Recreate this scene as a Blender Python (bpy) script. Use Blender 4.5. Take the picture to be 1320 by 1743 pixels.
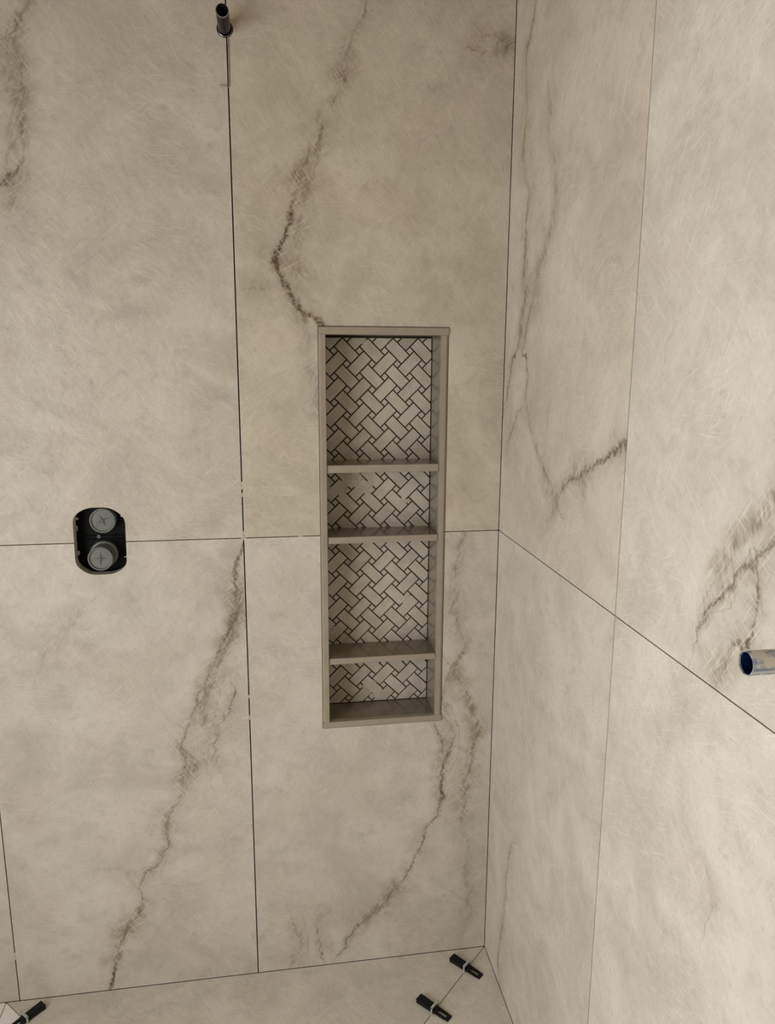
import bpy, bmesh, math, random
import numpy as np
from mathutils import Vector

for o in list(bpy.data.objects):
    bpy.data.objects.remove(o)
scene = bpy.context.scene
col = scene.collection
random.seed(7)

# ------------------------------------------------------------------ camera
cam_data = bpy.data.cameras.new('camera')
cam = bpy.data.objects.new('camera', cam_data)
col.objects.link(cam)
cam.location = (-0.55967, -1.76849, 1.60671)
cam.rotation_euler = (1.372139, -0.00461, -0.155596)
cam_data.sensor_fit = 'HORIZONTAL'
cam_data.sensor_width = 36.0
cam_data.lens = 36.0 * 1286.957 / 1320.0
cam_data.clip_start = 0.02
scene.camera = cam

# ------------------------------------------------------------------ world and light
world = bpy.data.worlds.new('world')
scene.world = world
world.use_nodes = True
world.node_tree.nodes['Background'].inputs[0].default_value = (0.80, 0.86, 0.95, 1)
world.node_tree.nodes['Background'].inputs[1].default_value = 0.4

def area_light(name, loc, rot, sx, sy, power, color):
    d = bpy.data.lights.new(name, 'AREA')
    d.shape = 'RECTANGLE'
    d.size, d.size_y = sx, sy
    d.energy = power
    d.color = color
    o = bpy.data.objects.new(name, d)
    o.location = loc
    o.rotation_euler = rot
    col.objects.link(o)
    return o

# daylight entering through the window of the left wall
area_light('window_daylight', (-1.88, -1.75, 1.20), (0, math.radians(-90), 0), 1.60, 1.70, 46, (0.965, 0.985, 1.0))

scene.view_settings.view_transform = 'Standard'
scene.view_settings.look = 'None'
scene.view_settings.gamma = 1.0
scene.view_settings.use_curve_mapping = False
scene.view_settings.exposure = 0.0


# ------------------------------------------------------------------ helpers
WORLD = {}          # world location of every parent made here

def tag(o, label=None, cat=None, group=None, kind=None):
    if label: o['label'] = label
    if cat: o['category'] = cat
    if group: o['group'] = group
    if kind: o['kind'] = kind
    return o

def empty(name, loc):
    o = bpy.data.objects.new(name, None)
    o.empty_display_size = 0.05
    o.location = loc
    col.objects.link(o)
    WORLD[o] = Vector(loc)
    return o

def link_mesh(name, me, parent, center):
    o = bpy.data.objects.new(name, me)
    col.objects.link(o)
    WORLD[o] = Vector(center)
    if parent is not None:
        o.parent = parent
        o.location = Vector(center) - WORLD[parent]
    else:
        o.location = center
    return o

def add(name, verts, faces, material, parent=None, center=None, smooth=False, fix=True):
    """one mesh object from world-space vertices; its origin sits at the middle of its box"""
    if center is None:
        a = np.array(verts, float)
        center = (a.min(0) + a.max(0)) / 2
    c = Vector([float(t) for t in center])
    me = bpy.data.meshes.new(name)
    me.from_pydata([Vector(v) - c for v in verts], [], faces)
    if fix:
        bm = bmesh.new(); bm.from_mesh(me)
        bmesh.ops.recalc_face_normals(bm, faces=bm.faces)
        bm.to_mesh(me); bm.free()
    me.materials.append(material)
    if smooth:
        for p in me.polygons: p.use_smooth = True
    return link_mesh(name, me, parent, c)

class MB:
    """collects shapes for ONE mesh"""
    def __init__(self): self.v = []; self.f = []
    def raw(self, v, f):
        n = len(self.v)
        self.v += [tuple(p) for p in v]
        self.f += [tuple(i + n for i in q) for q in f]
        return self
    def box(self, x0, x1, y0, y1, z0, z1):
        v = [(x, y, z) for x in (x0, x1) for y in (y0, y1) for z in (z0, z1)]
        return self.raw(v, [(0,1,3,2), (4,6,7,5), (0,4,5,1), (2,3,7,6), (0,2,6,4), (1,5,7,3)])
    def lathe(self, prof, origin, axis, seg=40):
        """prof: (radius, distance along axis); axis 'y-' points out of the back wall, 'x-' out of the right wall, 'z'"""
        ox, oy, oz = origin
        ring = []
        v = []
        for r, d in prof:
            for k in range(seg):
                a = 2 * math.pi * k / seg
                c, s = r * math.cos(a), r * math.sin(a)
                if axis == 'y-': v.append((ox + c, oy - d, oz + s))
                elif axis == 'x-': v.append((ox - d, oy + c, oz + s))
                else: v.append((ox + c, oy + s, oz + d))
        f = []
        for i in range(len(prof) - 1):
            for k in range(seg):
                k2 = (k + 1) % seg
                f.append((i*seg + k, i*seg + k2, (i+1)*seg + k2, (i+1)*seg + k))
        if prof[0][0] > 1e-6 and prof[0] != prof[-1]:
            pass
        return self.raw(v, f)
    def tube(self, pts, r, seg=10):
        pts = [Vector(p) for p in pts]
        v, f = [], []
        for i, p in enumerate(pts):
            t = (pts[min(i+1, len(pts)-1)] - pts[max(i-1, 0)]).normalized()
            u = t.orthogonal().normalized() if i == 0 else (u - t * u.dot(t)).normalized()
            w = t.cross(u)
            for k in range(seg):
                a = 2 * math.pi * k / seg
                v.append(p + r * (math.cos(a) * u + math.sin(a) * w))
        for i in range(len(pts) - 1):
            for k in range(seg):
                k2 = (k + 1) % seg
                f.append((i*seg + k, i*seg + k2, (i+1)*seg + k2, (i+1)*seg + k))
        f.append(tuple(range(seg)))
        f.append(tuple((len(pts)-1)*seg + k for k in range(seg)))
        return self.raw(v, f)
    def build(self, name, material, parent=None, smooth=False, bevel=0.0, bseg=2):
        o = add(name, self.v, self.f, material, parent)
        if bevel:
            bm = bmesh.new(); bm.from_mesh(o.data)
            bmesh.ops.bevel(bm, geom=list(bm.edges), offset=bevel, segments=bseg, affect='EDGES', clamp_overlap=True)
            bm.to_mesh(o.data); bm.free()
        if smooth:
            me = o.data
            for p in me.polygons: p.use_smooth = True
            me.set_sharp_from_angle(angle=math.radians(40))
        return o

# ------------------------------------------------------------------ materials
def new_mat(name):
    m = bpy.data.materials.new(name)
    m.use_nodes = True
    nt = m.node_tree
    return m, nt, nt.nodes['Principled BSDF']

class NG:
    """short-hand for node graphs"""
    def __init__(self, nt): self.nt = nt
    def node(self, kind, **kw):
        n = self.nt.nodes.new(kind)
        for k, v in kw.items(): setattr(n, k, v)
        return n
    def put(self, sock, val):
        if isinstance(val, bpy.types.NodeSocket): self.nt.links.new(val, sock)
        else: sock.default_value = val
    def math(self, op, a, b=0.0, clamp=False):
        n = self.node('ShaderNodeMath', operation=op, use_clamp=clamp)
        self.put(n.inputs[0], a); self.put(n.inputs[1], b)
        return n.outputs[0]
    def noise(self, vec, scale, detail=3.0, rough=0.5, dist=0.0):
        n = self.node('ShaderNodeTexNoise')
        self.put(n.inputs['Vector'], vec)
        n.inputs['Scale'].default_value = scale
        n.inputs['Detail'].default_value = detail
        n.inputs['Roughness'].default_value = rough
        n.inputs['Distortion'].default_value = dist
        return n.outputs[0]
    def noise3(self, vec, scale, detail=3.0, rough=0.5):
        n = self.node('ShaderNodeTexNoise')
        self.put(n.inputs['Vector'], vec)
        n.inputs['Scale'].default_value = scale
        n.inputs['Detail'].default_value = detail
        n.inputs['Roughness'].default_value = rough
        s = self.node('ShaderNodeSeparateColor')
        self.put(s.inputs[0], n.outputs['Color'])
        return s.outputs[0], s.outputs[1], s.outputs[2]
    def ramp(self, val, a, b, lo=0.0, hi=1.0, smooth=True):
        n = self.node('ShaderNodeMapRange', interpolation_type='SMOOTHSTEP' if smooth else 'LINEAR')
        self.put(n.inputs[0], val)
        for i, t in zip((1, 2, 3, 4), (a, b, lo, hi)): self.put(n.inputs[i], t)
        return n.outputs[0]
    def mix(self, fac, a, b, mode='MIX'):
        n = self.node('ShaderNodeMix', data_type='RGBA', blend_type=mode)
        self.put(n.inputs[0], fac)
        self.put(n.inputs[6], a if isinstance(a, bpy.types.NodeSocket) else (*a, 1))
        self.put(n.inputs[7], b if isinstance(b, bpy.types.NodeSocket) else (*b, 1))
        return n.outputs[2]
    def attr(self, name):
        n = self.node('ShaderNodeAttribute', attribute_name=name, attribute_type='GEOMETRY')
        return n.outputs['Fac']
    def mapping(self, vec, rot=0.0, scale=(1, 1, 1)):
        n = self.node('ShaderNodeMapping')
        self.put(n.inputs[0], vec)
        n.inputs['Rotation'].default_value = (0, 0, rot)
        m = self.node('ShaderNodeMapping')
        self.put(m.inputs[0], n.outputs[0])
        m.inputs['Scale'].default_value = scale
        return m.outputs[0]
    def bump(self, height, strength, dist):
        n = self.node('ShaderNodeBump')
        n.inputs['Strength'].default_value = strength
        n.inputs['Distance'].default_value = dist
        self.put(n.inputs['Height'], height)
        return n.outputs[0]

def stone_mat(name, base, light, warm, veins=True, rough=0.42):
    """printed quartzite-look porcelain: clouds, pale fibres, and veins that follow attributes stored on the tile"""
    m, nt, bsdf = new_mat(name)
    g = NG(nt)
    uv = g.node('ShaderNodeUVMap', uv_map='tile_uv').outputs[0]
    info = g.node('ShaderNodeObjectInfo').outputs['Random']
    off = g.node('ShaderNodeCombineXYZ')
    g.put(off.inputs[0], g.math('MULTIPLY', info, 37.0))
    g.put(off.inputs[1], g.math('MULTIPLY', info, 91.0))
    va = g.node('ShaderNodeVectorMath', operation='ADD')
    g.put(va.inputs[0], uv); g.put(va.inputs[1], off.outputs[0])
    p = va.outputs[0]
    cloud = g.noise(p, 5.0, 5, 0.62, 0.8)
    mott = g.noise(p, 20.0, 6, 0.72, 0.6)
    pink, patch_a, patch_b = g.noise3(p, 5.5, 2, 0.5)
    speck = g.noise(p, 100.0, 3, 0.7)
    c = g.mix(g.ramp(cloud, 0.30, 0.70), base, light)
    c = g.mix(g.ramp(pink, 0.48, 0.70, 0, 0.6), c, warm)
    c = g.mix(g.ramp(mott, 0.47, 0.74, 0, 0.42), c, tuple(t * 0.72 for t in base))
    c = g.mix(g.ramp(mott, 0.46, 0.26, 0, 0.40), c, tuple(t * 1.12 for t in light))
    c = g.mix(g.ramp(speck, 0.54, 0.76, 0, 0.30), c, tuple(t * 0.62 for t in base))
    pale = tuple(min(1, t * 1.13 + 0.01) for t in light)
    fib = None
    patches = (patch_a, patch_b, pink, cloud, patch_a)
    for i, (ang, sc) in enumerate(((0.45, 1.0), (1.15, 1.1), (-0.70, 0.9), (2.05, 1.25), (0.02, 1.2))):
        q = g.mapping(p, ang, (19 * sc, 290 * sc, 1))
        f = g.ramp(g.noise(q, 1.0, 1, 0.5, 0.5), 0.55, 0.74)
        f = g.math('MULTIPLY', f, g.ramp(patches[i], 0.40, 0.60))
        fib = f if fib is None else g.math('MAXIMUM', fib, f)
    c = g.mix(g.math('MULTIPLY', fib, 0.42), c, pale)
    vein_sum = None
    if veins:
        n1, n1b, blot0 = g.noise3(p, 26.0, 4, 0.62)
        w1, brk, w2 = g.noise3(p, 13.0, 3, 0.6)
        f1, grain, f2 = g.noise3(p, 120.0, 3, 0.68)
        c0 = lambda s: g.math('SUBTRACT', s, 0.5)
        wobs = [g.math('ADD', g.math('MULTIPLY', c0(n1), 0.038), g.math('MULTIPLY', c0(f1), 0.012)),
                g.math('ADD', g.math('MULTIPLY', c0(n1b), 0.042), g.math('MULTIPLY', c0(f2), 0.012))]
        wides = [g.math('MULTIPLY', c0(w1), 0.11), g.math('MULTIPLY', c0(w2), 0.11)]
        blot = g.ramp(g.math('ADD', g.math('MULTIPLY', blot0, 0.6), g.math('MULTIPLY', mott, 0.4)), 0.42, 0.60, 0.36, 1.0)
        stringy = g.noise(g.mapping(p, -1.2, (24, 130, 1)), 1.0, 3, 0.6, 0.5)
        for L in (0, 1):
            d, k, h = g.attr('vd%d' % L), g.attr('vk%d' % L), g.attr('vh%d' % L)
            dw = g.math('ABSOLUTE', g.math('ADD', d, wobs[L]))
            # broad soft stain, blotchy
            stain = g.ramp(g.math('ABSOLUTE', g.math('ADD', d, wides[L])), 0.002, 0.050, 1, 0)
            stain = g.math('MULTIPLY', g.math('MULTIPLY', stain, h), blot)
            c = g.mix(g.math('MULTIPLY', stain, 0.72), c, (0.270, 0.220, 0.152))
            # stringy inner band
            band = g.ramp(dw, 0.001, 0.018, 1, 0)
            band = g.math('MULTIPLY', g.math('MULTIPLY', band, h), g.ramp(stringy, 0.42, 0.62, 0.10, 1.0))
            c = g.mix(g.math('MULTIPLY', band, 0.78), c, (0.185, 0.140, 0.084))
            # dark line, broken up, clotted where it is strongest
            k2 = g.math('MULTIPLY', k, k)
            core = g.ramp(dw, 0.0004, g.math('ADD', g.math('MULTIPLY', k2, 0.0060), 0.0026), 1, 0)
            gate = g.ramp(g.math('ADD', brk, g.math('MULTIPLY', k, 0.32)), 0.48, 0.68, 0.55, 1.0)
            core = g.math('MULTIPLY', g.math('MULTIPLY', core, g.ramp(k, 0.0, 1.0, 0, 1, False)), g.math('MULTIPLY', gate, g.ramp(grain, 0.38, 0.55, 0.38, 1.0)))
            c = g.mix(core, c, (0.082, 0.055, 0.022))
            vein_sum = stain if vein_sum is None else g.math('MAXIMUM', vein_sum, stain)
        # pale crystals crossing the stained zones
        zone = g.ramp(vein_sum, 0.03, 0.40)
        for ang, lo in ((0.95, 0.55), (-0.55, 0.57)):
            fx = g.math('MULTIPLY', zone, g.ramp(g.noise(g.mapping(p, ang, (19, 260, 1)), 1.0, 1, 0.5, 0.5), lo, lo + 0.15))
            c = g.mix(g.math('MULTIPLY', fx, 0.38), c, pale)
    c = g.mix(1.0, c, g.node('ShaderNodeObjectInfo').outputs['Color'], 'MULTIPLY')      # each tile's tone: its print, plus light level trimmed in the colour
    g.put(bsdf.inputs['Base Color'], c)
    g.put(bsdf.inputs['Roughness'], g.ramp(mott, 0.3, 0.7, rough - 0.05, rough + 0.08))
    bsdf.inputs['Specular IOR Level'].default_value = 0.4
    hgt = g.noise(g.mapping(p, 0.9, (34, 52, 1)), 1.0, 3, 0.6, 0.4)
    g.put(bsdf.inputs['Normal'], g.bump(hgt, 0.30, 0.005))
    return m

def plain_mat(name, colr, rough=0.5, metal=0.0, var=0.0, scale=30.0, bump=0.0, second=None, spec=0.5):
    m, nt, bsdf = new_mat(name)
    g = NG(nt)
    tc = g.node('ShaderNodeTexCoord').outputs['Object']
    n = g.noise(tc, scale, 4, 0.6)
    b = second if second else tuple(t * (1 - var) for t in colr)
    g.put(bsdf.inputs['Base Color'], g.mix(g.ramp(n, 0.35, 0.65), colr, b))
    bsdf.inputs['Roughness'].default_value = rough
    bsdf.inputs['Metallic'].default_value = metal
    bsdf.inputs['Specular IOR Level'].default_value = spec
    if bump: g.put(bsdf.inputs['Normal'], g.bump(n, bump, 0.002))
    return m

STONE = stone_mat('quartzite_porcelain', (0.500, 0.452, 0.382), (0.630, 0.582, 0.505), (0.575, 0.505, 0.435))
STONE_FLOOR = stone_mat('floor_porcelain', (0.525, 0.490, 0.405), (0.640, 0.600, 0.510), (0.60, 0.545, 0.460))
STONE_PALE = stone_mat('pale_floor_porcelain', (0.86, 0.84, 0.80), (0.90, 0.89, 0.86), (0.88, 0.85, 0.81), rough=0.3)
JOINT = plain_mat('dark_joint_mortar', (0.022, 0.016, 0.010), 0.9, var=0.4, scale=60)
MORTAR = plain_mat('pale_mortar', (0.56, 0.52, 0.44), 0.85, var=0.35, scale=140, bump=0.3)
TRIM = plain_mat('taupe_porcelain_trim', (0.325, 0.280, 0.210), 0.28, var=0.10, scale=14, bump=0.02)
SHELF = plain_mat('polished_taupe_stone', (0.215, 0.184, 0.128), 0.17, var=0.16, scale=22)
BLACK = plain_mat('black_plastic', (0.002, 0.002, 0.002), 0.5, var=0.5, scale=40, spec=0.12)
WEDGE = plain_mat('black_wedge_plastic', (0.006, 0.007, 0.008), 0.45, var=0.5, scale=90, bump=0.1, spec=0.3)
CLIPM = plain_mat('grey_clip_plastic', (0.46, 0.46, 0.43), 0.4, var=0.15, scale=50)
CAPM = plain_mat('grey_cap_plastic', (0.150, 0.156, 0.142), 0.34, var=0.14, scale=40)
BRONZE = plain_mat('dark_bronze_metal', (0.040, 0.035, 0.031), 0.20, metal=0.9, var=0.3, scale=30)
INNER = plain_mat('dark_pipe_bore', (0.008, 0.007, 0.007), 0.6, var=0.3)
CHROME = plain_mat('dull_chrome', (0.34, 0.32, 0.30), 0.30, metal=1.0, var=0.2, scale=60)
WIRE = plain_mat('dull_steel_wire', (0.38, 0.33, 0.27), 0.4, metal=0.15, var=0.3, scale=80)
def streaky_pipe():
    m, nt, bsdf = new_mat('smeared_grey_pipe')
    g = NG(nt)
    tc = g.node('ShaderNodeTexCoord').outputs['Object']
    s = g.mapping(tc, 0.0, (14, 120, 120))
    c = g.mix(g.ramp(g.noise(s, 1.0, 4, 0.6), 0.40, 0.60), (0.40, 0.39, 0.36), (0.13, 0.16, 0.22))
    c = g.mix(g.ramp(g.noise(tc, 45.0, 3, 0.6), 0.52, 0.58), c, (0.46, 0.42, 0.34))
    g.put(bsdf.inputs['Base Color'], c)
    bsdf.inputs['Roughness'].default_value = 0.3
    return m
PEX = streaky_pipe()
PEXIN = plain_mat('blue_pipe_bore', (0.004, 0.014, 0.060), 0.35, var=0.6, scale=60)
PAINT = plain_mat('painted_plaster', (0.32, 0.24, 0.15), 0.8, var=0.05, scale=8)
CEIL = plain_mat('ceiling_paint', (0.34, 0.25, 0.15), 0.85, var=0.05, scale=8)
WHITE = plain_mat('white_window_frame', (0.75, 0.74, 0.72), 0.4, var=0.04, scale=20)

def mosaic_mat():
    m, nt, bsdf = new_mat('honed_mosaic_marble')
    g = NG(nt)
    tc = g.node('ShaderNodeTexCoord').outputs['Object']
    info = g.node('ShaderNodeObjectInfo').outputs['Random']
    off = g.node('ShaderNodeCombineXYZ')
    g.put(off.inputs[0], g.math('MULTIPLY', info, 51.0)); g.put(off.inputs[2], g.math('MULTIPLY', info, 17.0))
    va = g.node('ShaderNodeVectorMath', operation='ADD')
    g.put(va.inputs[0], tc); g.put(va.inputs[1], off.outputs[0])
    p = va.outputs[0]
    c = g.mix(g.ramp(g.noise(p, 26, 4, 0.6, 0.5), 0.35, 0.70), (0.50, 0.450, 0.375), (0.40, 0.350, 0.280))
    c = g.mix(g.ramp(g.noise(p, 60, 4, 0.65, 1.2), 0.58, 0.75, 0, 0.5), c, (0.27, 0.22, 0.15))
    c = g.mix(g.ramp(info, 0.0, 1.0, 0, 0.35), c, (0.56, 0.50, 0.41))
    dark = g.ramp(info, 0.955, 0.97, 0, 0.45)
    c = g.mix(dark, c, (0.22, 0.18, 0.13))
    g.put(bsdf.inputs['Base Color'], c)
    bsdf.inputs['Roughness'].default_value = 0.35
    return m
MOSAIC = mosaic_mat()

# ------------------------------------------------------------------ veins printed on the tiles
# layer, wall (B back: x,z / R right: y,z), points (u, v, darkness of the line, strength of the stain)
VEINS = [
    (0, 'B', [(-1.008,2.312,0.45,0.5),(-1.021,2.284,0.3,0.8),(-1.031,2.269,0.4,1),(-1.044,2.242,0.4,0.7),(-1.046,2.227,0.35,0.5),(-1.04,2.187,0.35,0.6),(-1.036,2.144,0.35,0.6),(-1.038,2.1,0.4,0.5),(-1.044,2.064,0.6,0.5),(-1.042,2.032,0.35,0.4),(-1.048,2.004,0.5,0.4),(-1.06,1.987,0.9,0.6),(-1.08,1.969,0.9,0.5),(-1.099,1.954,0.7,0.4)]),
    (1, 'B', [(-1.058,2.191,0.15,0.5),(-1.059,2.153,0.15,0.5),(-1.053,2.121,0.15,0.5),(-1.049,2.088,0.15,0.5),(-1.063,2.054,0.15,0.5),(-1.073,2.02,0.15,0.5)]),
    (1, 'B', [(-1.047,1.976,0.05,0.45),(-1.064,1.941,0.05,0.45),(-1.073,1.917,0.05,0.45)]),
    (0, 'B', [(-0.332,2.36,0.4,0.3),(-0.339,2.324,0.5,0.3),(-0.346,2.309,0.3,0.2),(-0.359,2.281,0.2,0.3),(-0.374,2.249,0.2,0.6),(-0.377,2.216,0.35,0.8),(-0.39,2.179,0.25,0.6),(-0.405,2.157,0.35,0.6),(-0.426,2.142,0.2,0.3),(-0.434,2.113,0.3,0.4),(-0.43,2.089,0.6,0.5),(-0.439,2.062,0.4,0.7),(-0.459,2.029,0.3,0.9),(-0.478,1.998,0.35,0.9),(-0.489,1.961,0.4,0.6),(-0.499,1.931,0.9,0.4),(-0.498,1.915,1,0.5),(-0.509,1.89,1,0.3),(-0.513,1.863,1,0.3),(-0.529,1.844,1,0.6),(-0.535,1.819,1,1),(-0.528,1.794,1,1),(-0.515,1.769,1,0.7),(-0.496,1.738,1,0.4),(-0.48,1.715,1,0.4),(-0.455,1.699,1,0.4),(-0.427,1.682,1,0.4)]),
    (1, 'B', [(-0.446,2.011,0.05,0.55),(-0.464,1.962,0.05,0.55),(-0.48,1.901,0.05,0.55),(-0.489,1.851,0.05,0.55),(-0.485,1.808,0.05,0.55),(-0.489,1.764,0.05,0.55)]),
    (1, 'B', [(-0.481,1.715,0.5,0.5),(-0.476,1.694,0.4,0.5),(-0.465,1.661,0.2,0.4),(-0.459,1.596,0.2,0.5),(-0.447,1.503,0.2,0.5)]),
    (1, 'B', [(-0.618,1.752,0.1,0.2),(-0.587,1.762,0.3,0.25),(-0.566,1.767,0.4,0.3),(-0.556,1.777,0.2,0.1)]),
    (0, 'B', [(-0.095,2.326,0.1,0.1),(-0.084,2.315,0.3,0.35),(-0.067,2.305,0.4,0.4),(-0.045,2.304,0.3,0.4),(-0.03,2.289,0.4,0.8),(-0.014,2.289,0.5,0.7),(0.005,2.3,0.4,0.5)]),
    (1, 'B', [(-0.12,2.278,0.1,0.1),(-0.104,2.273,0.35,0.3),(-0.077,2.267,0.3,0.3),(-0.05,2.266,0.2,0.3),(-0.021,2.282,0.3,0.5)]),
    (0, 'B', [(-0.625,1.178,0.7,0.3),(-0.637,1.144,0.9,0.5),(-0.647,1.113,0.9,0.7),(-0.645,1.072,0.8,0.9),(-0.648,1.028,0.7,0.8),(-0.656,0.984,0.8,1),(-0.67,0.952,0.7,0.8),(-0.689,0.926,0.5,0.5),(-0.704,0.882,0.4,0.4),(-0.724,0.834,0.4,0.5),(-0.745,0.801,0.6,0.5),(-0.766,0.74,0.5,0.4),(-0.792,0.675,0.6,0.4),(-0.786,0.64,0.5,0.8),(-0.785,0.608,0.6,1),(-0.79,0.568,0.5,0.8),(-0.797,0.542,0.4,0.4),(-0.804,0.526,0.5,0.4),(-0.825,0.491,0.3,0.6),(-0.841,0.455,0.35,0.8),(-0.837,0.415,0.5,0.8),(-0.856,0.362,0.5,0.6),(-0.875,0.342,0.4,0.7),(-0.904,0.312,0.2,0.6),(-0.909,0.275,0.5,0.5),(-0.905,0.254,0.6,0.6),(-0.921,0.217,0.4,0.9),(-0.948,0.177,0.35,1),(-0.966,0.145,0.4,0.9),(-0.98,0.094,0.5,0.8),(-0.987,0.064,1,0.6),(-0.995,0.035,1,0.5),(-1.006,-0.001,1,0.4)]),
    (1, 'B', [(-0.663,0.821,0.3,0.4),(-0.658,0.799,0.7,0.5),(-0.669,0.772,0.6,0.4),(-0.683,0.739,0.55,0.4),(-0.698,0.712,0.3,0.4),(-0.711,0.684,0.5,0.7),(-0.715,0.658,0.3,0.5),(-0.705,0.617,0.1,0.3)]),
    (1, 'B', [(-0.789,0.664,0.4,0.3),(-0.775,0.642,0.4,0.3),(-0.759,0.614,0.4,0.6),(-0.777,0.591,0.2,0.5)]),
    (1, 'B', [(-0.632,1.072,0.2,0.6),(-0.651,0.999,0.3,1),(-0.67,0.94,0.3,0.9),(-0.695,0.881,0.2,0.8),(-0.721,0.822,0.2,0.8),(-0.737,0.777,0.2,0.7),(-0.732,0.73,0.1,0.6)]),
    (0, 'B', [(-0.089,1.187,0.3,0.5),(-0.099,1.147,0.35,0.5),(-0.11,1.095,0.4,0.4),(-0.107,1.049,0.2,0.5),(-0.112,1.003,0.2,0.6),(-0.09,0.924,0.15,0.5),(-0.074,0.892,0.4,0.5),(-0.099,0.853,0.3,0.6),(-0.126,0.799,0.2,0.5),(-0.136,0.751,0.6,0.5),(-0.127,0.71,0.2,0.5),(-0.111,0.667,0.35,0.5),(-0.107,0.631,0.6,0.5),(-0.119,0.598,0.7,0.5),(-0.129,0.569,0.7,0.7),(-0.133,0.518,0.9,0.8),(-0.129,0.48,0.9,0.6),(-0.135,0.441,0.6,0.4),(-0.147,0.411,0.6,0.5),(-0.169,0.387,0.6,0.4),(-0.184,0.35,0.6,0.3),(-0.203,0.3,0.55,0.4),(-0.225,0.252,0.6,0.5),(-0.257,0.213,0.4,0.9),(-0.295,0.158,0.4,0.8),(-0.331,0.132,0.45,0.6),(-0.36,0.108,0.6,0.8),(-0.375,0.083,0.6,0.7),(-0.394,0.049,0.7,0.5),(-0.413,0.022,0.4,0.3)]),
    (1, 'B', [(-0.155,0.694,0.5,0.4),(-0.148,0.67,0.7,0.4),(-0.135,0.646,0.7,0.4),(-0.129,0.622,0.7,0.4),(-0.127,0.594,0.3,0.3)]),
    (1, 'B', [(-0.111,0.83,0.05,0.6),(-0.063,0.746,0.05,0.8),(-0.041,0.662,0.05,0.9),(-0.058,0.58,0.08,0.9),(-0.064,0.495,0.08,0.9),(-0.074,0.435,0.1,0.7),(-0.069,0.374,0.25,0.4),(-0.053,0.319,0.3,0.4),(-0.057,0.248,0.2,0.4),(-0.054,0.193,0.25,0.4),(-0.046,0.128,0.3,0.5),(-0.055,0.074,0.1,0.4)]),
    (1, 'B', [(-0.429,0.171,0.1,0.1),(-0.456,0.151,0.3,0.3),(-0.469,0.099,0.4,0.4),(-0.459,0.052,0.5,0.5),(-0.45,0.02,0.6,0.4)]),
    (1, 'B', [(-0.521,0.114,0.2,0.5),(-0.511,0.068,0.2,0.5),(-0.53,0.025,0.2,0.5)]),
    (1, 'B', [(-1.006,1.024,0.02,0.35),(-1.048,0.983,0.02,0.35),(-1.084,0.941,0.02,0.35),(-1.1,0.906,0.02,0.35)]),
    (1, 'B', [(-1.012,0.354,0.1,0.1),(-0.981,0.347,0.35,0.2),(-0.956,0.348,0.2,0.2),(-0.929,0.328,0.1,0.3)]),
    (0, 'R', [(-0.129,2.328,0.4,0.4),(-0.116,2.296,0.6,0.4),(-0.088,2.257,0.6,0.5),(-0.083,2.208,0.3,0.4),(-0.094,2.147,0.3,0.4),(-0.095,2.107,0.4,0.5),(-0.081,2.07,0.6,0.5),(-0.096,2.007,0.3,0.6),(-0.125,1.954,0.4,0.6),(-0.12,1.908,0.7,0.5),(-0.12,1.848,0.6,0.7),(-0.117,1.805,0.6,0.9),(-0.129,1.774,0.5,0.8),(-0.127,1.724,0.4,1),(-0.113,1.675,0.5,1),(-0.094,1.637,0.7,0.6),(-0.06,1.605,0.9,0.5),(-0.043,1.564,0.7,0.5),(-0.025,1.523,0.6,0.4),(-0.007,1.48,0.3,0.3)]),
    (1, 'R', [(-0.224,2.123,0.2,0.4),(-0.239,2.082,0.2,0.4),(-0.237,2.051,0.2,0.3),(-0.281,1.955,0.2,0.5),(-0.283,1.89,0.1,0.6),(-0.246,1.83,0.1,0.6),(-0.211,1.789,0.15,0.7),(-0.173,1.721,0.2,0.7),(-0.127,1.629,0.6,0.4),(-0.155,1.62,0.8,0.4),(-0.165,1.574,0.6,0.4),(-0.169,1.51,0.4,0.4),(-0.214,1.451,0.4,0.4),(-0.258,1.412,0.3,0.5),(-0.312,1.37,0.3,0.7),(-0.358,1.338,0.1,0.6)]),
    (1, 'R', [(-0.153,1.512,0.3,0.3),(-0.104,1.48,0.4,0.3),(-0.058,1.435,0.6,0.5),(-0.032,1.388,0.4,0.4)]),
    (0, 'R', [(-0.649,1.481,0.8,0.6),(-0.624,1.468,0.8,0.8),(-0.593,1.455,0.9,0.6),(-0.577,1.445,1,0.5),(-0.541,1.431,0.8,0.5),(-0.505,1.411,0.5,0.9),(-0.467,1.397,0.6,0.9),(-0.422,1.382,0.6,0.9),(-0.401,1.364,0.7,0.7),(-0.374,1.339,0.2,0.7),(-0.341,1.297,0.05,0.5)]),
    (0, 'R', [(-1.023,1.412,0.6,0.5),(-1.011,1.397,0.7,0.5),(-0.998,1.387,0.8,0.4),(-0.992,1.376,0.6,0.6),(-0.983,1.37,0.7,0.4),(-0.968,1.363,0.8,0.4),(-0.959,1.35,0.7,0.6),(-0.953,1.339,0.8,0.5),(-0.938,1.326,0.8,0.5),(-0.92,1.312,0.8,0.6),(-0.907,1.296,0.8,0.6),(-0.902,1.283,0.6,0.6),(-0.888,1.259,0.6,0.5),(-0.884,1.244,0.5,0.4)]),
    (1, 'R', [(-0.994,1.374,0.5,0.5),(-0.998,1.355,0.7,0.5),(-0.998,1.33,0.6,0.5),(-0.997,1.308,0.6,0.4),(-0.997,1.288,0.7,0.4),(-0.99,1.278,0.9,0.5),(-0.971,1.266,0.8,0.5),(-0.957,1.253,0.1,0.5),(-0.948,1.233,0.5,0.8),(-0.938,1.213,0.4,0.8),(-0.934,1.195,0.3,0.4)]),
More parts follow.
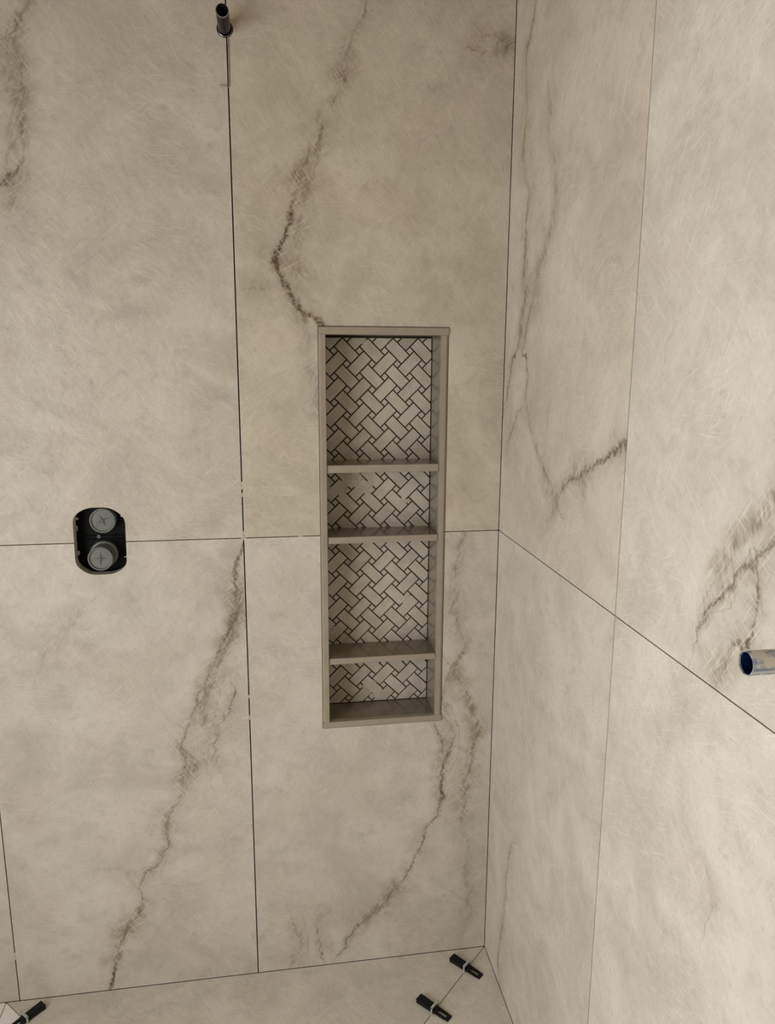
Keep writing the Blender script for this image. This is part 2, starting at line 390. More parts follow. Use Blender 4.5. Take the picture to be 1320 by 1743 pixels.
    (1, 'R', [(-1.009,1.461,0.05,0.75),(-0.99,1.43,0.05,0.75),(-0.966,1.404,0.05,0.75),(-0.941,1.376,0.05,0.75),(-0.921,1.344,0.05,0.75)]),
    (0, 'R', [(-0.239,0.499,0.1,0.1),(-0.208,0.468,0.5,0.2),(-0.177,0.421,0.6,0.3),(-0.159,0.326,0.5,0.3),(-0.156,0.273,0.5,0.3),(-0.148,0.215,0.5,0.4),(-0.132,0.133,0.6,0.4),(-0.121,0.052,0.6,0.4),(-0.135,0.02,0.5,0.4),(-0.144,-0.016,0.2,0.2)]),
    (1, 'R', [(-0.938,0.955,0.1,0.2),(-0.962,0.942,0.25,0.3),(-0.975,0.917,0.25,0.3),(-0.972,0.896,0.3,0.4)]),
]


def smooth_line(pts):
    """Catmull-Rom resampling"""
    P = np.array(pts, float)
    Q = np.vstack([2*P[0]-P[1], P, 2*P[-1]-P[-2]])
    out = []
    for i in range(1, len(Q) - 2):
        for t in np.linspace(0, 1, 4, endpoint=False):
            a, b, c_, d = Q[i-1], Q[i], Q[i+1], Q[i+2]
            out.append(0.5*((2*b) + (c_-a)*t + (2*a-5*b+4*c_-d)*t*t + (3*b-a-3*c_+d)*t**3))
    out.append(P[-1])
    return np.clip(np.array(out), [-9, -9, 0, 0], [9, 9, 1, 1])

def vein_fields(wall, u0, u1, v0, v1, uu, vv):
    fields = {}
    for L in (0, 1):
        best = np.full(len(uu), 9.0)
        sd = np.full(len(uu), 0.5); kk = np.zeros(len(uu)); hh = np.zeros(len(uu))
        for layer, w, pts in VEINS:
            if layer != L or w != wall: continue
            mid = pts[len(pts)//2]
            if not (u0 <= mid[0] <= u1 and v0 <= mid[1] <= v1): continue
            S = smooth_line(pts)
            for a, b in zip(S[:-1], S[1:]):
                ab = b[:2] - a[:2]
                n = float(ab @ ab)
                if n < 1e-12: continue
                ru, rv = uu - a[0], vv - a[1]
                t = np.clip((ru*ab[0] + rv*ab[1]) / n, 0, 1)
                du, dv = ru - t*ab[0], rv - t*ab[1]
                d = np.hypot(du, dv)
                sel = d < best
                best[sel] = d[sel]
                s = np.where(ab[0]*rv - ab[1]*ru >= 0, 1.0, -1.0)
                sd[sel] = (d*s)[sel]
                kk[sel] = (a[2] + t*(b[2]-a[2]))[sel]
                hh[sel] = (a[3] + t*(b[3]-a[3]))[sel]
        kk *= np.clip((0.034 - best) / 0.010, 0, 1)
        hh *= np.clip((0.085 - best) / 0.030, 0, 1)
        fields['vd%d' % L] = sd; fields['vk%d' % L] = kk; fields['vh%d' % L] = hh
    return fields

# ------------------------------------------------------------------ large tiles
TH = 0.010
def inside(poly, x, y):
    c = False
    for (x0, y0), (x1, y1) in zip(poly, poly[1:] + poly[:1]):
        if (y0 > y) != (y1 > y) and x < (x1-x0)*(y-y0)/(y1-y0) + x0: c = not c
    return c
def nearest(poly, x, y):
    best = None
    for (x0, y0), (x1, y1) in zip(poly, poly[1:] + poly[:1]):
        dx, dy = x1-x0, y1-y0
        t = max(0, min(1, ((x-x0)*dx + (y-y0)*dy) / (dx*dx + dy*dy + 1e-18)))
        px, py = x0+t*dx, y0+t*dy
        d = (px-x)**2 + (py-y)**2
        if best is None or d < best[0]: best = (d, px, py)
    return best[1], best[2]

def wall_tile(parent, wall, u0, u1, v0, v1, step=0.0065, rects=(), polys=(), name='tile', mat=None, tone=(1, 1, 1)):
    g_ = 0.0014
    a0, a1, b0, b1 = u0 + g_, u1 - g_, v0 + g_*0.8, v1 - g_*0.8
    def lines(lo, hi, extra, fine):
        L = list(np.linspace(lo, hi, max(2, int(round((hi-lo)/step)) + 1)))
        for f0, f1 in fine:
            f0, f1 = max(lo, f0), min(hi, f1)
            if f1 > f0: L += list(np.linspace(f0, f1, int((f1-f0)/0.0028) + 2))
        must = [lo, hi] + [e for e in extra if lo < e < hi]
        L = [t for t in sorted(L) if all(abs(t-e) > 0.0012 for e in must)] + must
        L = sorted(L)
        out = [L[0]]
        for t in L[1:]:
            if t - out[-1] > 0.0009 or t in must: out.append(t)
        return out
    fu = [(min(p[0] for p in q)-0.008, max(p[0] for p in q)+0.008) for q in polys]
    fv = [(min(p[1] for p in q)-0.008, max(p[1] for p in q)+0.008) for q in polys]
    us = lines(a0, a1, [e for r in rects for e in r[:2]], fu)
    vs = lines(b0, b1, [e for r in rects for e in r[2:]], fv)
    nu, nv = len(us), len(vs)
    P = [[u, v] for v in vs for u in us]
    dead = [False] * len(P)
    own = [None] * len(P)
    for q in polys:
        bx = (min(p[0] for p in q), max(p[0] for p in q), min(p[1] for p in q), max(p[1] for p in q))
        for i, (u, v) in enumerate(P):
            if bx[0] < u < bx[1] and bx[2] < v < bx[3] and inside(q, u, v): dead[i] = True; own[i] = q
    faces, touch = [], {}
    for j in range(nv - 1):
        for i in range(nu - 1):
            q = (j*nu+i, j*nu+i+1, (j+1)*nu+i+1, (j+1)*nu+i)
            cu, cv = (us[i]+us[i+1])/2, (vs[j]+vs[j+1])/2
            if any(r[0] < cu < r[1] and r[2] < cv < r[3] for r in rects): continue
            dd = [k for k in q if dead[k]]
            if dd:
                for k in q:
                    if not dead[k]: touch[k] = own[dd[0]]
                continue
            faces.append(q)
    for k, q in touch.items():
        u, v = P[k]
        if v in (b0, b1):                                   # stays on the tile's own edge
            cand = [p for p in ((nearest(q, u + s*0.001*n, v)) for n in range(1) for s in (1,))]
            P[k][0] = cand[0][0]
        elif u in (a0, a1): P[k][1] = nearest(q, u, v)[1]
        else: P[k][0], P[k][1] = nearest(q, u, v)
    used = sorted({k for f in faces for k in f})
    idx = {k: n for n, k in enumerate(used)}
    faces = [tuple(idx[k] for k in f) for f in faces]
    Q = [P[k] for k in used]
    edge = {}
    for f in faces:
        for a, b in zip(f, f[1:] + f[:1]):
            key = (min(a, b), max(a, b))
            edge[key] = None if key in edge else (a, b)
    rim = [e for e in edge.values() if e]
    back = {}
    R = list(Q)
    depth = [0.0] * len(Q)
    for a, b in rim:
        for t in (a, b):
            if t not in back:
                back[t] = len(R); R.append(Q[t]); depth.append(TH)
        faces.append((b, a, back[a], back[b]))
    cu, cv = (u0+u1)/2, (v0+v1)/2
    if wall == 'B':
        V = [(u - cu, d, v - cv) for (u, v), d in zip(R, depth)]; cen = (cu, 0, cv)
    else:
        V = [(d, u - cu, v - cv) for (u, v), d in zip(R, depth)]; cen = (0, cu, cv)
        faces = [tuple(reversed(f)) for f in faces]
    me = bpy.data.meshes.new(name)
    me.from_pydata(V, [], faces)
    A = np.array(R, float)
    for nm, val in vein_fields(wall, u0, u1, v0, v1, A[:, 0], A[:, 1]).items():
        at = me.attributes.new(nm, 'FLOAT', 'POINT')
        at.data.foreach_set('value', val.astype(np.float32))
    uvl = me.uv_layers.new(name='tile_uv')
    li = np.zeros(len(me.loops), dtype=np.int32)
    me.loops.foreach_get('vertex_index', li)
    uvl.data.foreach_set('uv', A[li].astype(np.float32).ravel())
    me.materials.append(mat or STONE)
    o = link_mesh(name, me, parent, cen)
    o.color = (*tone, 1)
    return o

W2, W3, ROW = 0.6243, 0.6478, 1.1926
NICHE = (-0.4425, -0.1385, 0.6930, 1.6812)                  # outer edge of the niche frame
NR = (NICHE[0]-0.0012, NICHE[1]+0.0016, NICHE[2]-0.0010, NICHE[3]+0.0010)

def rounded(corners, r, n=6):
    out = []
    m = len(corners)
    for i in range(m):
        p0, p1, p2 = (Vector(corners[(i+k) % m]) for k in (-1, 0, 1))
        a = (p0-p1).normalized(); b = (p2-p1).normalized()
        s, e = p1 + a*r, p1 + b*r
        for k in range(n+1):
            t = k/n
            q = s*(1-t)**2 + p1*2*t*(1-t) + e*t*t
            out.append((q.x, q.y))
    return out
VALVE = rounded([(-1.0045, 1.2560), (-0.9730, 1.2745), (-0.9210, 1.2740), (-0.8900, 1.2500), (-0.8922, 1.1350), (-0.9200, 1.1165), (-0.9760, 1.1160), (-1.0058, 1.1390)], 0.0165)
def circle(cu, cv, r, n=40): return [(cu + r*math.cos(2*math.pi*k/n), cv + r*math.sin(2*math.pi*k/n)) for k in range(n)]
PIPE = (-0.6275, 2.2785)
STUB = (-1.102, 1.302)
XL = -1.92                                                # left end of the room
YF = -3.05                                                  # wall behind the camera
ZC = 2.395                                                  # ceiling

# backing board of the tiled walls
def board(name, wall, us, vs, holes, d0, d1):
    mb = MB()
    for i in range(len(us)-1):
        for j in range(len(vs)-1):
            cu, cv = (us[i]+us[i+1])/2, (vs[j]+vs[j+1])/2
            if any(h[0] < cu < h[1] and h[2] < cv < h[3] for h in holes): continue
            if wall == 'B': mb.box(us[i], us[i+1], d0, d1, vs[j], vs[j+1])
            else: mb.box(d0, d1, us[i], us[i+1], vs[j], vs[j+1])
    return mb.build(name, JOINT)

VH = (-1.0130, -0.8840, 1.1085, 1.2815)
wall_back = board('wall_back', 'B', [XL, VH[0], VH[1], PIPE[0]-0.017, PIPE[0]+0.017, NR[0], NR[1], 0.0], [-0.03, NR[2], VH[2], VH[3], NR[3], PIPE[1]-0.017, PIPE[1]+0.017, ZC],
                  [VH, NR, (PIPE[0]-0.017, PIPE[0]+0.017, PIPE[1]-0.017, PIPE[1]+0.017)], TH + 0.0002, 0.125)
tag(wall_back, kind='structure')
wall_right = board('wall_right', 'R', [YF, STUB[0]-0.017, STUB[0]+0.017, 0.125], [-0.03, STUB[1]-0.017, STUB[1]+0.017, ZC],
                   [(STUB[0]-0.017, STUB[0]+0.017, STUB[1]-0.017, STUB[1]+0.017)], TH + 0.0002, 0.125)
tag(wall_right, kind='structure')

xs = [0.0, -W2, -W2-0.6, -W2-1.2, XL]
for i in range(4):
    for z0, z1 in ((0.0, ROW), (ROW, ZC)):
        a, b = xs[i+1], xs[i]
        polys = []
        if i == 1: polys.append(VALVE)
        if z0 > 1 and i < 2: polys.append(circle(PIPE[0], PIPE[1], 0.0168))
        tone = (0.885, 0.865, 0.790) if (i == 0 and z0 > 1) else ((0.885, 0.880, 0.835) if z0 > 1 else (0.92, 0.92, 0.895))
        wall_tile(wall_back, 'B', a, b, z0, z1, tone=tone, rects=[NR] if i == 0 else (), polys=polys, step=0.0065 if i < 2 else 0.03)
ys = [0.0, -W3, -W3-0.6, -W3-1.2, -W3-1.8, YF]
for i in range(5):
    for z0, z1 in ((0.0, ROW), (ROW, ZC)):
        tone = ((0.96, 0.945, 0.880) if z0 > 1 else (0.96, 0.965, 0.94)) if i == 0 else (1.02, 1.035, 1.015)
        wall_tile(wall_right, 'R', ys[i+1], ys[i], z0, z1, polys=[circle(STUB[0], STUB[1], 0.0160)] if (z0 > 1 and i == 1) else (), step=0.0065 if i < 2 else 0.03, tone=tone)

# ------------------------------------------------------------------ floor: sloped pan in four mitred triangles, level floor around it
PAN = 1.2570
c_ = PAN / 2
floor = MB().box(XL-0.12, 0.125, YF-0.12, 0.125, -0.06, -0.030).build('floor', JOINT)
tag(floor, kind='structure')
def floor_piece(poly, zf, mat):
    """poly counter-clockwise in plan; each side pulled in by half a joint"""
    n = len(poly)
    P = [Vector(p) for p in poly]
    ins = []
    for i in range(n):
        a, b, c = P[i-1], P[i], P[(i+1) % n]
        e0, e1 = (b-a).normalized(), (c-b).normalized()
        n0, n1 = Vector((-e0.y, e0.x)), Vector((-e1.y, e1.x))
        k = 0.0011 / max(0.2, 1 + n0.dot(n1))
        ins.append(b + (n0 + n1) * k)
    v = [(p.x, p.y, zf(p.x, p.y)) for p in ins] + [(p.x, p.y, zf(p.x, p.y) - TH) for p in ins]
    f = [tuple(range(n)), tuple(reversed(range(n, 2*n)))] + [(i, n+i, n+(i+1) % n, (i+1) % n) for i in range(n)]
    f[2:] = [tuple(reversed(q)) if False else q for q in f[2:]]
    o = add('tile', v, f, mat, floor)
    me = o.data
    uvl = me.uv_layers.new(name='tile_uv')
    for l in me.loops:
        q = me.vertices[l.vertex_index].co + WORLD[o]
        uvl.data[l.index].uv = (q.x, q.y)
    return o
def slope(x, y):
    d = max(abs(x + c_), abs(y + c_)) / c_
    return -0.016 * (1 - min(1, d))
A_, B_, C_, D_, M_ = (0, 0), (-PAN, 0), (-PAN, -PAN), (0, -PAN), (-c_, -c_)
floor_piece([A_, B_, M_], slope, STONE_FLOOR)
floor_piece([D_, A_, M_], slope, STONE_FLOOR)
floor_piece([B_, C_, M_], slope, STONE_PALE)
floor_piece([C_, D_, M_], slope, STONE_FLOOR)
flat = lambda x, y: 0.0
floor_piece([(-PAN, 0), (XL, 0), (XL, -PAN), (-PAN, -PAN)], flat, STONE_PALE)
floor_piece([(0, -PAN), (-PAN, -PAN), (-PAN, YF), (0, YF)], flat, STONE_FLOOR)
floor_piece([(-PAN, -PAN), (XL, -PAN), (XL, YF), (-PAN, YF)], flat, STONE_PALE)

# ------------------------------------------------------------------ rest of the room, behind the camera
WIN = (-2.60, -0.90, 0.40, 2.00)                            # window in the left wall: y0,y1,z0,z1
mb = MB()
for a, b, z0, z1 in ((YF, WIN[0], -0.03, ZC), (WIN[1], 0.125, -0.03, ZC), (WIN[0], WIN[1], -0.03, WIN[2]), (WIN[0], WIN[1], WIN[3], ZC)):
    mb.box(XL-0.12, XL, a, b, z0, z1)
tag(mb.build('wall_left', PAINT), kind='structure')
tag(MB().box(XL-0.12, 0.125, YF-0.12, YF, -0.03, ZC).build('wall_front', PAINT), kind='structure')
tag(MB().box(XL-0.12, 0.125, YF-0.12, 0.125, ZC, ZC+0.1).build('ceiling', CEIL), kind='structure')
mb = MB()
for a, b, z0, z1 in ((WIN[0], WIN[0]+0.05, WIN[2], WIN[3]), (WIN[1]-0.05, WIN[1], WIN[2], WIN[3]), (WIN[0]+0.05, WIN[1]-0.05, WIN[2], WIN[2]+0.05), (WIN[0]+0.05, WIN[1]-0.05, WIN[3]-0.05, WIN[3])):
    mb.box(XL-0.09, XL-0.04, a, b, z0, z1)
tag(mb.build('window_1', WHITE), kind='structure')

# ------------------------------------------------------------------ niche
x0, x1, z0, z1 = NICHE
ix0, ix1, iz0, iz1 = -0.4262, -0.1552, 0.7100, 1.6630        # clear opening
DB = 0.100                                                   # face of the mosaic
niche = empty('shower_niche', ((x0+x1)/2, 0.05, z0))
tag(niche, 'tall narrow recessed wall niche with taupe frame, three shelves and basketweave mosaic back', 'niche')
PF = -0.0045                                                 # front of the frame stands proud of the tiles

def frame_bar(name, pts_outer, pts_inner, axis):
    """bar with a small chamfer on its outer front edge; pts = (start, end) along the bar"""
    ch_w, ch_d = 0.0050, 0.0040
    v = []
    if axis == 'v':
        xo, xi = pts_outer[0], pts_inner[0]
        s = 1 if xi > xo else -1
        prof = [(xo, 0.0105), (xo, PF+ch_d), (xo+s*ch_w, PF), (xi - s*0.0008, PF), (xi, PF+0.0008), (xi, 0.0105)]
        za, zb = pts_outer[1]
        v = [(x, y, za) for x, y in prof] + [(x, y, zb) for x, y in prof]
    else:
        zo, zi = pts_outer[0], pts_inner[0]
        s = 1 if zi > zo else -1
        prof = [(zo, 0.0105), (zo, PF+ch_d), (zo+s*ch_w*0.5, PF), (zi - s*0.0008, PF), (zi, PF+0.0008), (zi, 0.0105)]
        xa, xb = pts_outer[1]
        v = [(xa, y, z) for z, y in prof] + [(xb, y, z) for z, y in prof]
    n = len(prof)
    f = [tuple(range(n)), tuple(reversed(range(n, 2*n)))] + [(i, (i+1) % n, n+(i+1) % n, n+i) for i in range(n)]
    return add(name, v, f, TRIM, niche)
frame_bar('frame_bar', (z1, (x0, x1)), (iz1, None), 'h')
frame_bar('frame_bar', (z0, (x0, x1)), (iz0, None), 'h')
frame_bar('frame_bar', (x0, (iz0+0.0004, iz1-0.0004)), (ix0, None), 'v')
frame_bar('frame_bar', (x1, (iz0+0.0004, iz1-0.0004)), (ix1, None), 'v')
for nm, b in (('side_panel', (x0+0.003, ix0, 0.0108, DB-0.0006, iz0, iz1)), ('side_panel', (ix1, x1-0.003, 0.0108, DB-0.0006, iz0, iz1)),
              ('top_panel', (x0+0.003, x1-0.003, 0.0108, DB-0.0006, iz1+0.0003, z1-0.003)), ('sill', (x0+0.003, x1-0.003, 0.0108, DB-0.0006, z0+0.003, iz0-0.0003))):
    MB().box(*b).build(nm, SHELF, niche)
for top, th in ((1.3615, 0.0180), (1.1872, 0.0160), (0.8778, 0.0155)):
    sh = MB().box(ix0+0.0008, ix1-0.0008, 0.0032, DB-0.0008, top-th, top).build('shelf', SHELF, niche)
    MB().box(ix0+0.0008, ix1-0.0008, -0.0010, 0.0032, top-th, top).build('front_edge', TRIM, sh, bevel=0.0006, bseg=1)
mosaic = MB().box(ix0-0.004, ix1+0.004, DB+0.0020, DB+0.012, iz0-0.004, iz1+0.004).build('mosaic_panel', JOINT, niche)

PX = 0.0625
S_ = PX / (1.5 * math.sqrt(2))
OX, OZ = -0.3670, 1.6278
GAP = 0.0029
def clip_poly(poly, lo, hi, k):
    def cut(p, keep, val):
        out = []
        for a, b in zip(p, p[1:] + p[:1]):
            ka, kb = keep(a), keep(b)
            if ka: out.append(a)
            if ka != kb:
                t = (val - a[k]) / (b[k] - a[k])
                out.append((a[0]+t*(b[0]-a[0]), a[1]+t*(b[1]-a[1])))
        return out
    poly = cut(poly, lambda q: q[k] >= lo, lo)
    return cut(poly, lambda q: q[k] <= hi, hi) if poly else poly
def piece_geom(poly):
    """low pillow-edged prism, front at y=0"""
    cx_, cz_ = sum(p[0] for p in poly)/len(poly), sum(p[1] for p in poly)/len(poly)
    n = len(poly)
    def ring(s, y):
        out = []
        for x, z in poly:
            dx, dz = x-cx_, z-cz_
            L = math.hypot(dx, dz) + 1e-9
            k = max(0.0, (L - s) / L)
            out.append((cx_+dx*k, y, cz_+dz*k))
        return out
    v = ring(0.0011, 0.0) + ring(0.0, 0.0007) + ring(0.0, 0.0026)
    f = [tuple(range(n))] + [(r*n+i, r*n+(i+1) % n, (r+1)*n+(i+1) % n, (r+1)*n+i) for r in (0, 1) for i in range(n)]
    return v, f, (cx_, cz_)
def rotpoly(L, W):
    """rectangle long along the falling diagonal (right and down)"""
    a = Vector((1, -1)).normalized(); b = Vector((1, 1)).normalized()
    return [tuple(a*sa*L/2 + b*sb*W/2) for sa, sb in ((-1, -1), (1, -1), (1, 1), (-1, 1))]
SHAPES = {'fall': rotpoly(2*S_-GAP, S_-GAP), 'rise': rotpoly(S_-GAP, 2*S_-GAP), 'sq': rotpoly(S_/2-GAP, S_/2-GAP)}
CACHE = {}
lim = (ix0+0.0015, ix1-0.0015, iz0+0.0015, iz1-0.0045)
for i in range(-3, 8):
    for j in range(-3, 20):
        bx, bz = OX + i*PX, OZ - j*PX*0.998
        for kind, dx, dz in (('fall', 0, 0), ('rise', PX/2, -PX/2), ('sq', PX/2, 0), ('sq', 0, -PX/2)):
            cx0, cz0 = bx+dx, bz+dz
            full = [(cx0+p[0], cz0+p[1]) for p in SHAPES[kind]]
            q = clip_poly(full, lim[0], lim[1], 0)
            q = clip_poly(q, lim[2], lim[3], 1) if len(q) > 2 else q
            if len(q) < 3: continue
            area = 0.5*abs(sum(a[0]*b[1]-b[0]*a[1] for a, b in zip(q, q[1:]+q[:1])))
            if area < 1.2e-5: continue
            nm = 'mosaic_square' if kind == 'sq' else 'mosaic_tile'
            prot = random.uniform(-0.0003, 0.0003)
            if len(q) == 4 and all(min(abs(a[0]-b[0])+abs(a[1]-b[1]) for b in full) < 1e-9 for a in q):
                if kind not in CACHE:
                    v, f, c0 = piece_geom(SHAPES[kind])
                    o = add(nm, v, f, MOSAIC, mosaic, center=(0, 0, 0))
                    CACHE[kind] = o.data
                    WORLD[o] = Vector((cx0, DB+prot, cz0)); o.location = WORLD[o] - WORLD[mosaic]
                else:
                    link_mesh(nm, CACHE[kind], mosaic, (cx0, DB+prot, cz0))
            else:
                v, f, c0 = piece_geom(q)
                add(nm, [(x, y+DB+prot, z) for x, y, z in v], f, MOSAIC, mosaic)

def blob(parent, name, cx0, y0, y1, cz0, rx, rz, mat, seed, n=18):
    """small irregular patch of mortar filling a joint"""
    rnd = random.Random(seed)
    r = [rnd.uniform(0.65, 1.15) for _ in range(n)]
    v = []
    for y in (y0, y1):
        for k in range(n):
            a = 2*math.pi*k/n
            rr = (r[k-1] + 2*r[k] + r[(k+1) % n]) / 4
            v.append((cx0 + rx*rr*math.cos(a), y, cz0 + rz*rr*math.sin(a)))
    f = [tuple(range(n)), tuple(reversed(range(n, 2*n)))] + [(i, n+i, n+(i+1) % n, (i+1) % n) for i in range(n)]
    return add(name, v, f, mat, parent)
for k, (bx, bz, rx, rz) in enumerate(((-0.352, 1.312, 0.030, 0.026), (-0.318, 1.292, 0.022, 0.020), (-0.388, 1.285, 0.030, 0.016), (-0.225, 1.250, 0.012, 0.012), (-0.215, 0.990, 0.020, 0.012), (-0.400, 0.912, 0.022, 0.014), (-0.312, 0.752, 0.020, 0.020), (-0.285, 0.728, 0.030, 0.012), (-0.330, 1.650, 0.02, 0.006))):
    blob(mosaic, 'grout_patch', bx, DB+0.0009, DB+0.0030, bz, rx, rz, MORTAR, 30+k)

# dabs of pale mortar left in the open joints of the wall
for k, (bx, bz, rx, rz) in enumerate(((-W2, 1.318, 0.0035, 0.010), (-W2, 1.296, 0.003, 0.005), (-W2, ROW, 0.006, 0.006), (-W2, ROW+0.012, 0.002, 0.006), (-W2, 0.735, 0.0030, 0.006), (-W2-0.6, 0.130, 0.003, 0.012), (-0.490, ROW, 0.008, 0.0012), (-W2, 0.79, 0.002, 0.005))):
    blob(wall_back, 'mortar_dab', bx, 0.0006, 0.0090, bz, rx, rz, MORTAR, 60+k)

# ------------------------------------------------------------------ roughed-in shower valve
valve = empty('shower_valve', (-0.948, 0.03, 1.113))
tag(valve, 'rough-in shower valve with two round grey caps in a black box cut into the wall', 'valve')
mb = MB()
n = len(VALVE)
cxv, czv = -0.948, 1.195
ring = lambda s, y: [(cxv+(u-cxv)*s, y, czv+(v-czv)*s) for u, v in VALVE]
v = ring(1.0, 0.0104) + ring(1.0, 0.0265) + ring(1.06, 0.0265) + ring(1.06, 0.0104)
f = [(r*n+i, r*n+(i+1) % n, ((r+1) % 4)*n+(i+1) % n, ((r+1) % 4)*n+i) for r in range(4) for i in range(n)]
add('mortar_lip', v, f, MORTAR, wall_back)
hb = MB()
hb.box(VH[0]+0.002, VH[1]-0.002, 0.040, 0.050, VH[2]+0.002, VH[3]-0.002)
hb.box(VH[0]+0.002, VH[0]+0.008, 0.028, 0.040, VH[2]+0.002, VH[3]-0.002)
hb.box(VH[1]-0.008, VH[1]-0.002, 0.028, 0.040, VH[2]+0.002, VH[3]-0.002)
hb.box(VH[0]+0.008, VH[1]-0.008, 0.028, 0.040, VH[2]+0.002, VH[2]+0.008)
hb.box(VH[0]+0.008, VH[1]-0.008, 0.028, 0.040, VH[3]-0.008, VH[3]-0.002)
hb.box(-0.992, -0.905, 0.035, 0.0402, 1.1985, 1.2005)
hb.box(-0.992, -0.905, 0.035, 0.0402, 1.1900, 1.1920)
hb.build('housing', BLACK, valve)
def valve_cap(cx0, cz0, yb, prof, rf, yf, ang):
    cap = MB().lathe(prof, (cx0, yb, cz0), 'y-', 48).build('cap', CAPM, valve, smooth=True)
    for a in (ang, ang + math.pi/2):
        d = Vector((math.cos(a), 0, math.sin(a))); w = Vector((-math.sin(a), 0, math.cos(a)))
        c = Vector((cx0, yf, cz0)); L = rf*0.72
        pts = [c - d*L, c + w*0.0040, c + d*L, c - w*0.0040]
        top = [c - d*L*0.9 - Vector((0, 0.0006, 0)), c + w*0.0004 - Vector((0, 0.0036, 0)), c + d*L*0.9 - Vector((0, 0.0006, 0)), c - w*0.0004 - Vector((0, 0.0036, 0))]
        vv = [tuple(p + Vector((0, 0.0006, 0))) for p in pts] + [tuple(p) for p in top]
        add('rib', vv, [(0,1,2,3), (4,7,6,5)] + [(i, 4+i, 4+(i+1) % 4, (i+1) % 4) for i in range(4)], CAPM, cap)
    return cap
valve_cap(-0.9432, 1.2402, 0.0395, [(0.0290, 0), (0.0290, 0.024), (0.0280, 0.0255), (0.0258, 0.0255), (0.0240, 0.0215), (0.0, 0.0215)], 0.0243, 0.0180, math.radians(115))
valve_cap(-0.9475, 1.1574, 0.0395, [(0.0315, 0), (0.0315, 0.012), (0.0300, 0.0135), (0.0275, 0.0140), (0.0275, 0.046), (0.0280, 0.047), (0.0280, 0.0525), (0.0270, 0.0540), (0.0250, 0.0540), (0.0232, 0.0495), (0.0, 0.0495)], 0.0235, -0.0100, math.radians(88))
MB().lathe([(0.0046, 0), (0.0046, 0.004), (0.0034, 0.0052), (0.0016, 0.0052), (0.0014, 0.003), (0.0, 0.003)], (-0.958, 0.0395, 1.1985), 'y-', 20).build('screw', CAPM, valve, smooth=True)
for k, (bx, bz, rx, rz) in enumerate(((-1.002, 1.2440, 0.0045, 0.0030), (-0.9000, 1.2480, 0.0050, 0.0035), (-1.0035, 1.1620, 0.0030, 0.0060), (-1.003, 1.222, 0.0015, 0.008), (-0.8990, 1.1500, 0.0040, 0.0020))):
    blob(valve, 'mortar_smear', bx, 0.0268, 0.0279, bz, rx, rz, MORTAR, 80+k)

# ------------------------------------------------------------------ shower arm pipe and the wire below it
sp = empty('shower_pipe', (PIPE[0], 0.0, PIPE[1]))
tag(sp, 'short dark open-ended shower pipe sticking out of the wall near the top', 'pipe')
MB().lathe([(0.0128, -0.060), (0.0128, 0.0835), (0.0122, 0.0850), (0.0112, 0.0850), (0.0106, 0.0840), (0.0106, -0.060), (0.0128, -0.060)], (PIPE[0]-0.0008, 0, PIPE[1]+0.0005), 'y-', 40).build('tube', BRONZE, sp, smooth=True)
MB().lathe([(0.0129, 0.0815), (0.0131, 0.0835), (0.0126, 0.0856), (0.0114, 0.0858), (0.0109, 0.0845)], (PIPE[0]-0.0008, 0, PIPE[1]+0.0005), 'y-', 40).build('rim', CHROME, sp, smooth=True)
MB().lathe([(0.0105, 0.083), (0.0098, 0.0788), (0.0098, -0.02), (0.0, -0.02)], (PIPE[0]-0.0008, 0, PIPE[1]+0.0005), 'y-', 32).build('bore', INNER, sp, smooth=True)
MB().lathe([(0.0132, -0.010), (0.0132, -0.0015), (0.0139, -0.0003), (0.0147, -0.0008), (0.0150, -0.003), (0.0150, -0.010)], (PIPE[0], 0, PIPE[1]), 'y-', 40).build('collar', CHROME, sp, smooth=True)
wx = -0.6215
wire = MB().tube([(wx-0.0006, -0.0026, 2.2610), (wx-0.0003, -0.0022, 2.240), (wx-0.0006, -0.0020, 2.200), (wx-0.0010, -0.0020, 2.1700), (wx-0.0013, -0.0021, 2.1686), (wx-0.0026, -0.0026, 2.1680), (wx-0.0040, -0.0031, 2.1681), (wx-0.0200, -0.0090, 2.1690)], 0.0011, 10).build('bent_wire', WIRE, smooth=True)
tag(wire, 'thin bent metal wire hanging in the joint under the shower pipe', 'wire')

# ------------------------------------------------------------------ water pipe on the right wall
st = empty('water_pipe_stub', (0.0, STUB[0], STUB[1]))
tag(st, 'grey mortar-smeared pipe stub with a blue inside on the right wall', 'pipe')
MB().lathe([(0.0128, -0.060), (0.0128, 0.0790), (0.0125, 0.0800), (0.0119, 0.0800), (0.0116, 0.0790), (0.0116, -0.060), (0.0128, -0.060)], (0, STUB[0], STUB[1]), 'x-', 40).build('tube', PEX, st, smooth=True)
MB().lathe([(0.0115, 0.0785), (0.0112, 0.0783), (0.0112, -0.02), (0.0, -0.02)], (0, STUB[0], STUB[1]), 'x-', 32).build('bore', PEXIN, st, smooth=True)

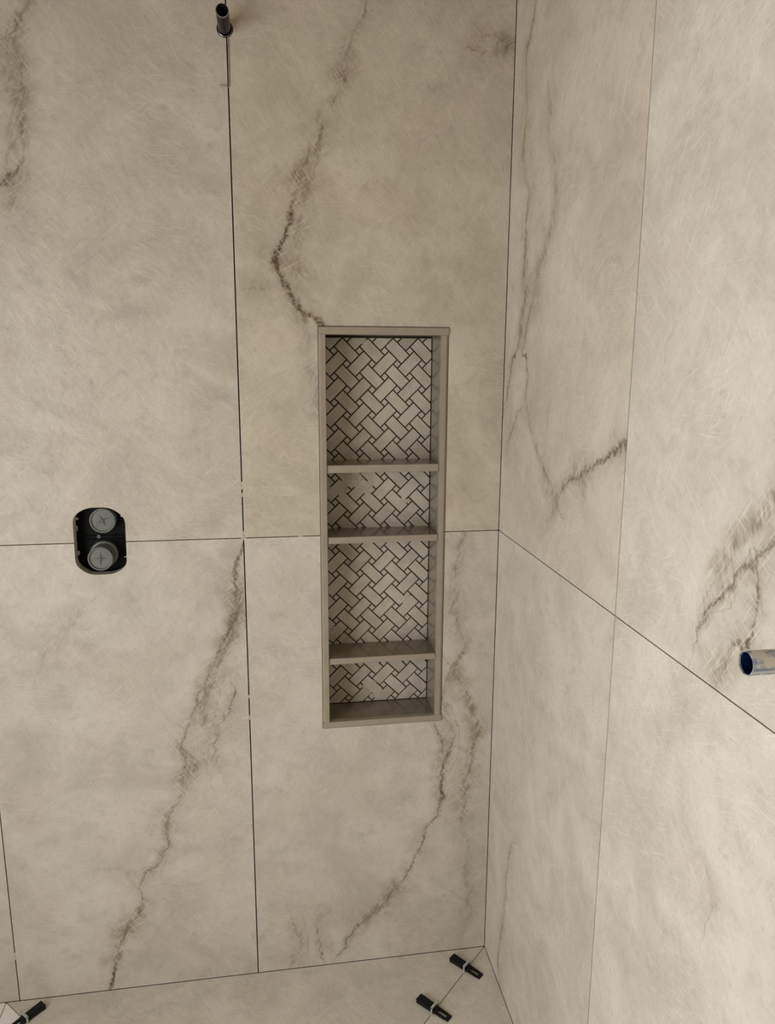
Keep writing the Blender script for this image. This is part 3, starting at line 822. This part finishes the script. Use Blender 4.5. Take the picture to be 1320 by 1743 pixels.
# ------------------------------------------------------------------ tile levelling clips on the floor joints
def wedge_verts(mb, xa, xb, y0, y1, base=0.0):
    top = lambda x: 0.0132 - (x + 0.050) / 0.096 * 0.0082
    v = [(xa, y0, base), (xb, y0, base), (xb, y1, base), (xa, y1, base), (xa, y0, top(xa)), (xb, y0, top(xb)), (xb, y1, top(xb)), (xa, y1, top(xa))]
    mb.raw(v, [(3,2,1,0), (4,5,6,7), (0,1,5,4), (1,2,6,5), (2,3,7,6), (3,0,4,7)])
def levelling_clip():
    r = empty('levelling_clip', (0, 0, 0))
    hw = 0.0110
    mb = MB()
    wedge_verts(mb, -0.050, 0.010, -hw, hw)
    wedge_verts(mb, 0.010, 0.036, -hw+0.0006, -hw+0.0064)
    wedge_verts(mb, 0.010, 0.036, hw-0.0064, hw-0.0006)
    wedge_verts(mb, 0.036, 0.046, -hw+0.0014, hw-0.0014)
    w = mb.build('wedge', WEDGE, r, bevel=0.0009, bseg=2)
    tb = MB()
    for k in range(9):
        x = -0.044 + k*0.0044
        h = 0.0132 - (x + 0.050) / 0.096 * 0.0082
        tb.box(x, x+0.0018, -hw+0.002, hw-0.002, h-0.001, h+0.0007)
    tb.build('grip_teeth', WEDGE, w)
    cb = MB()
    t = 0.0020
    for s in (-1, 1):
        cb.box(-t, t, s*0.0120 if s > 0 else -0.0155, 0.0155 if s > 0 else -0.0120, -0.006, 0.0190)
    cb.box(-t*1.4, t*1.4, -0.0155, 0.0155, 0.0150, 0.0190)
    cb.build('clip', CLIPM, r, bevel=0.0006, bseg=2)
    return r
def copy_tree(o, parent=None):
    c = o.copy(); col.objects.link(c); c.parent = parent
    for ch in [q for q in list(bpy.data.objects) if q.parent == o]: copy_tree(ch, c)
    return c
proto = levelling_clip()
spots = (((-0.0690, -0.0690), -49, 'black tile levelling wedge in a grey clip, the one nearest the wall corner'),
         ((-0.1830, -0.1830), -47, 'black tile levelling wedge in a grey clip further out from the wall corner'),
         ((-PAN+0.0625, -0.0625), 225, 'black tile levelling wedge in a whitish clip at the left end of the floor'))
for i, ((px_, py_), ang, lab) in enumerate(spots):
    o = proto if i == 0 else copy_tree(proto)
    o.location = (px_, py_, slope(px_, py_) + 0.0004)
    o.rotation_euler = (0, 0, math.radians(ang))
    tag(o, lab, 'tile spacer', 'tile levelling clips on the floor')
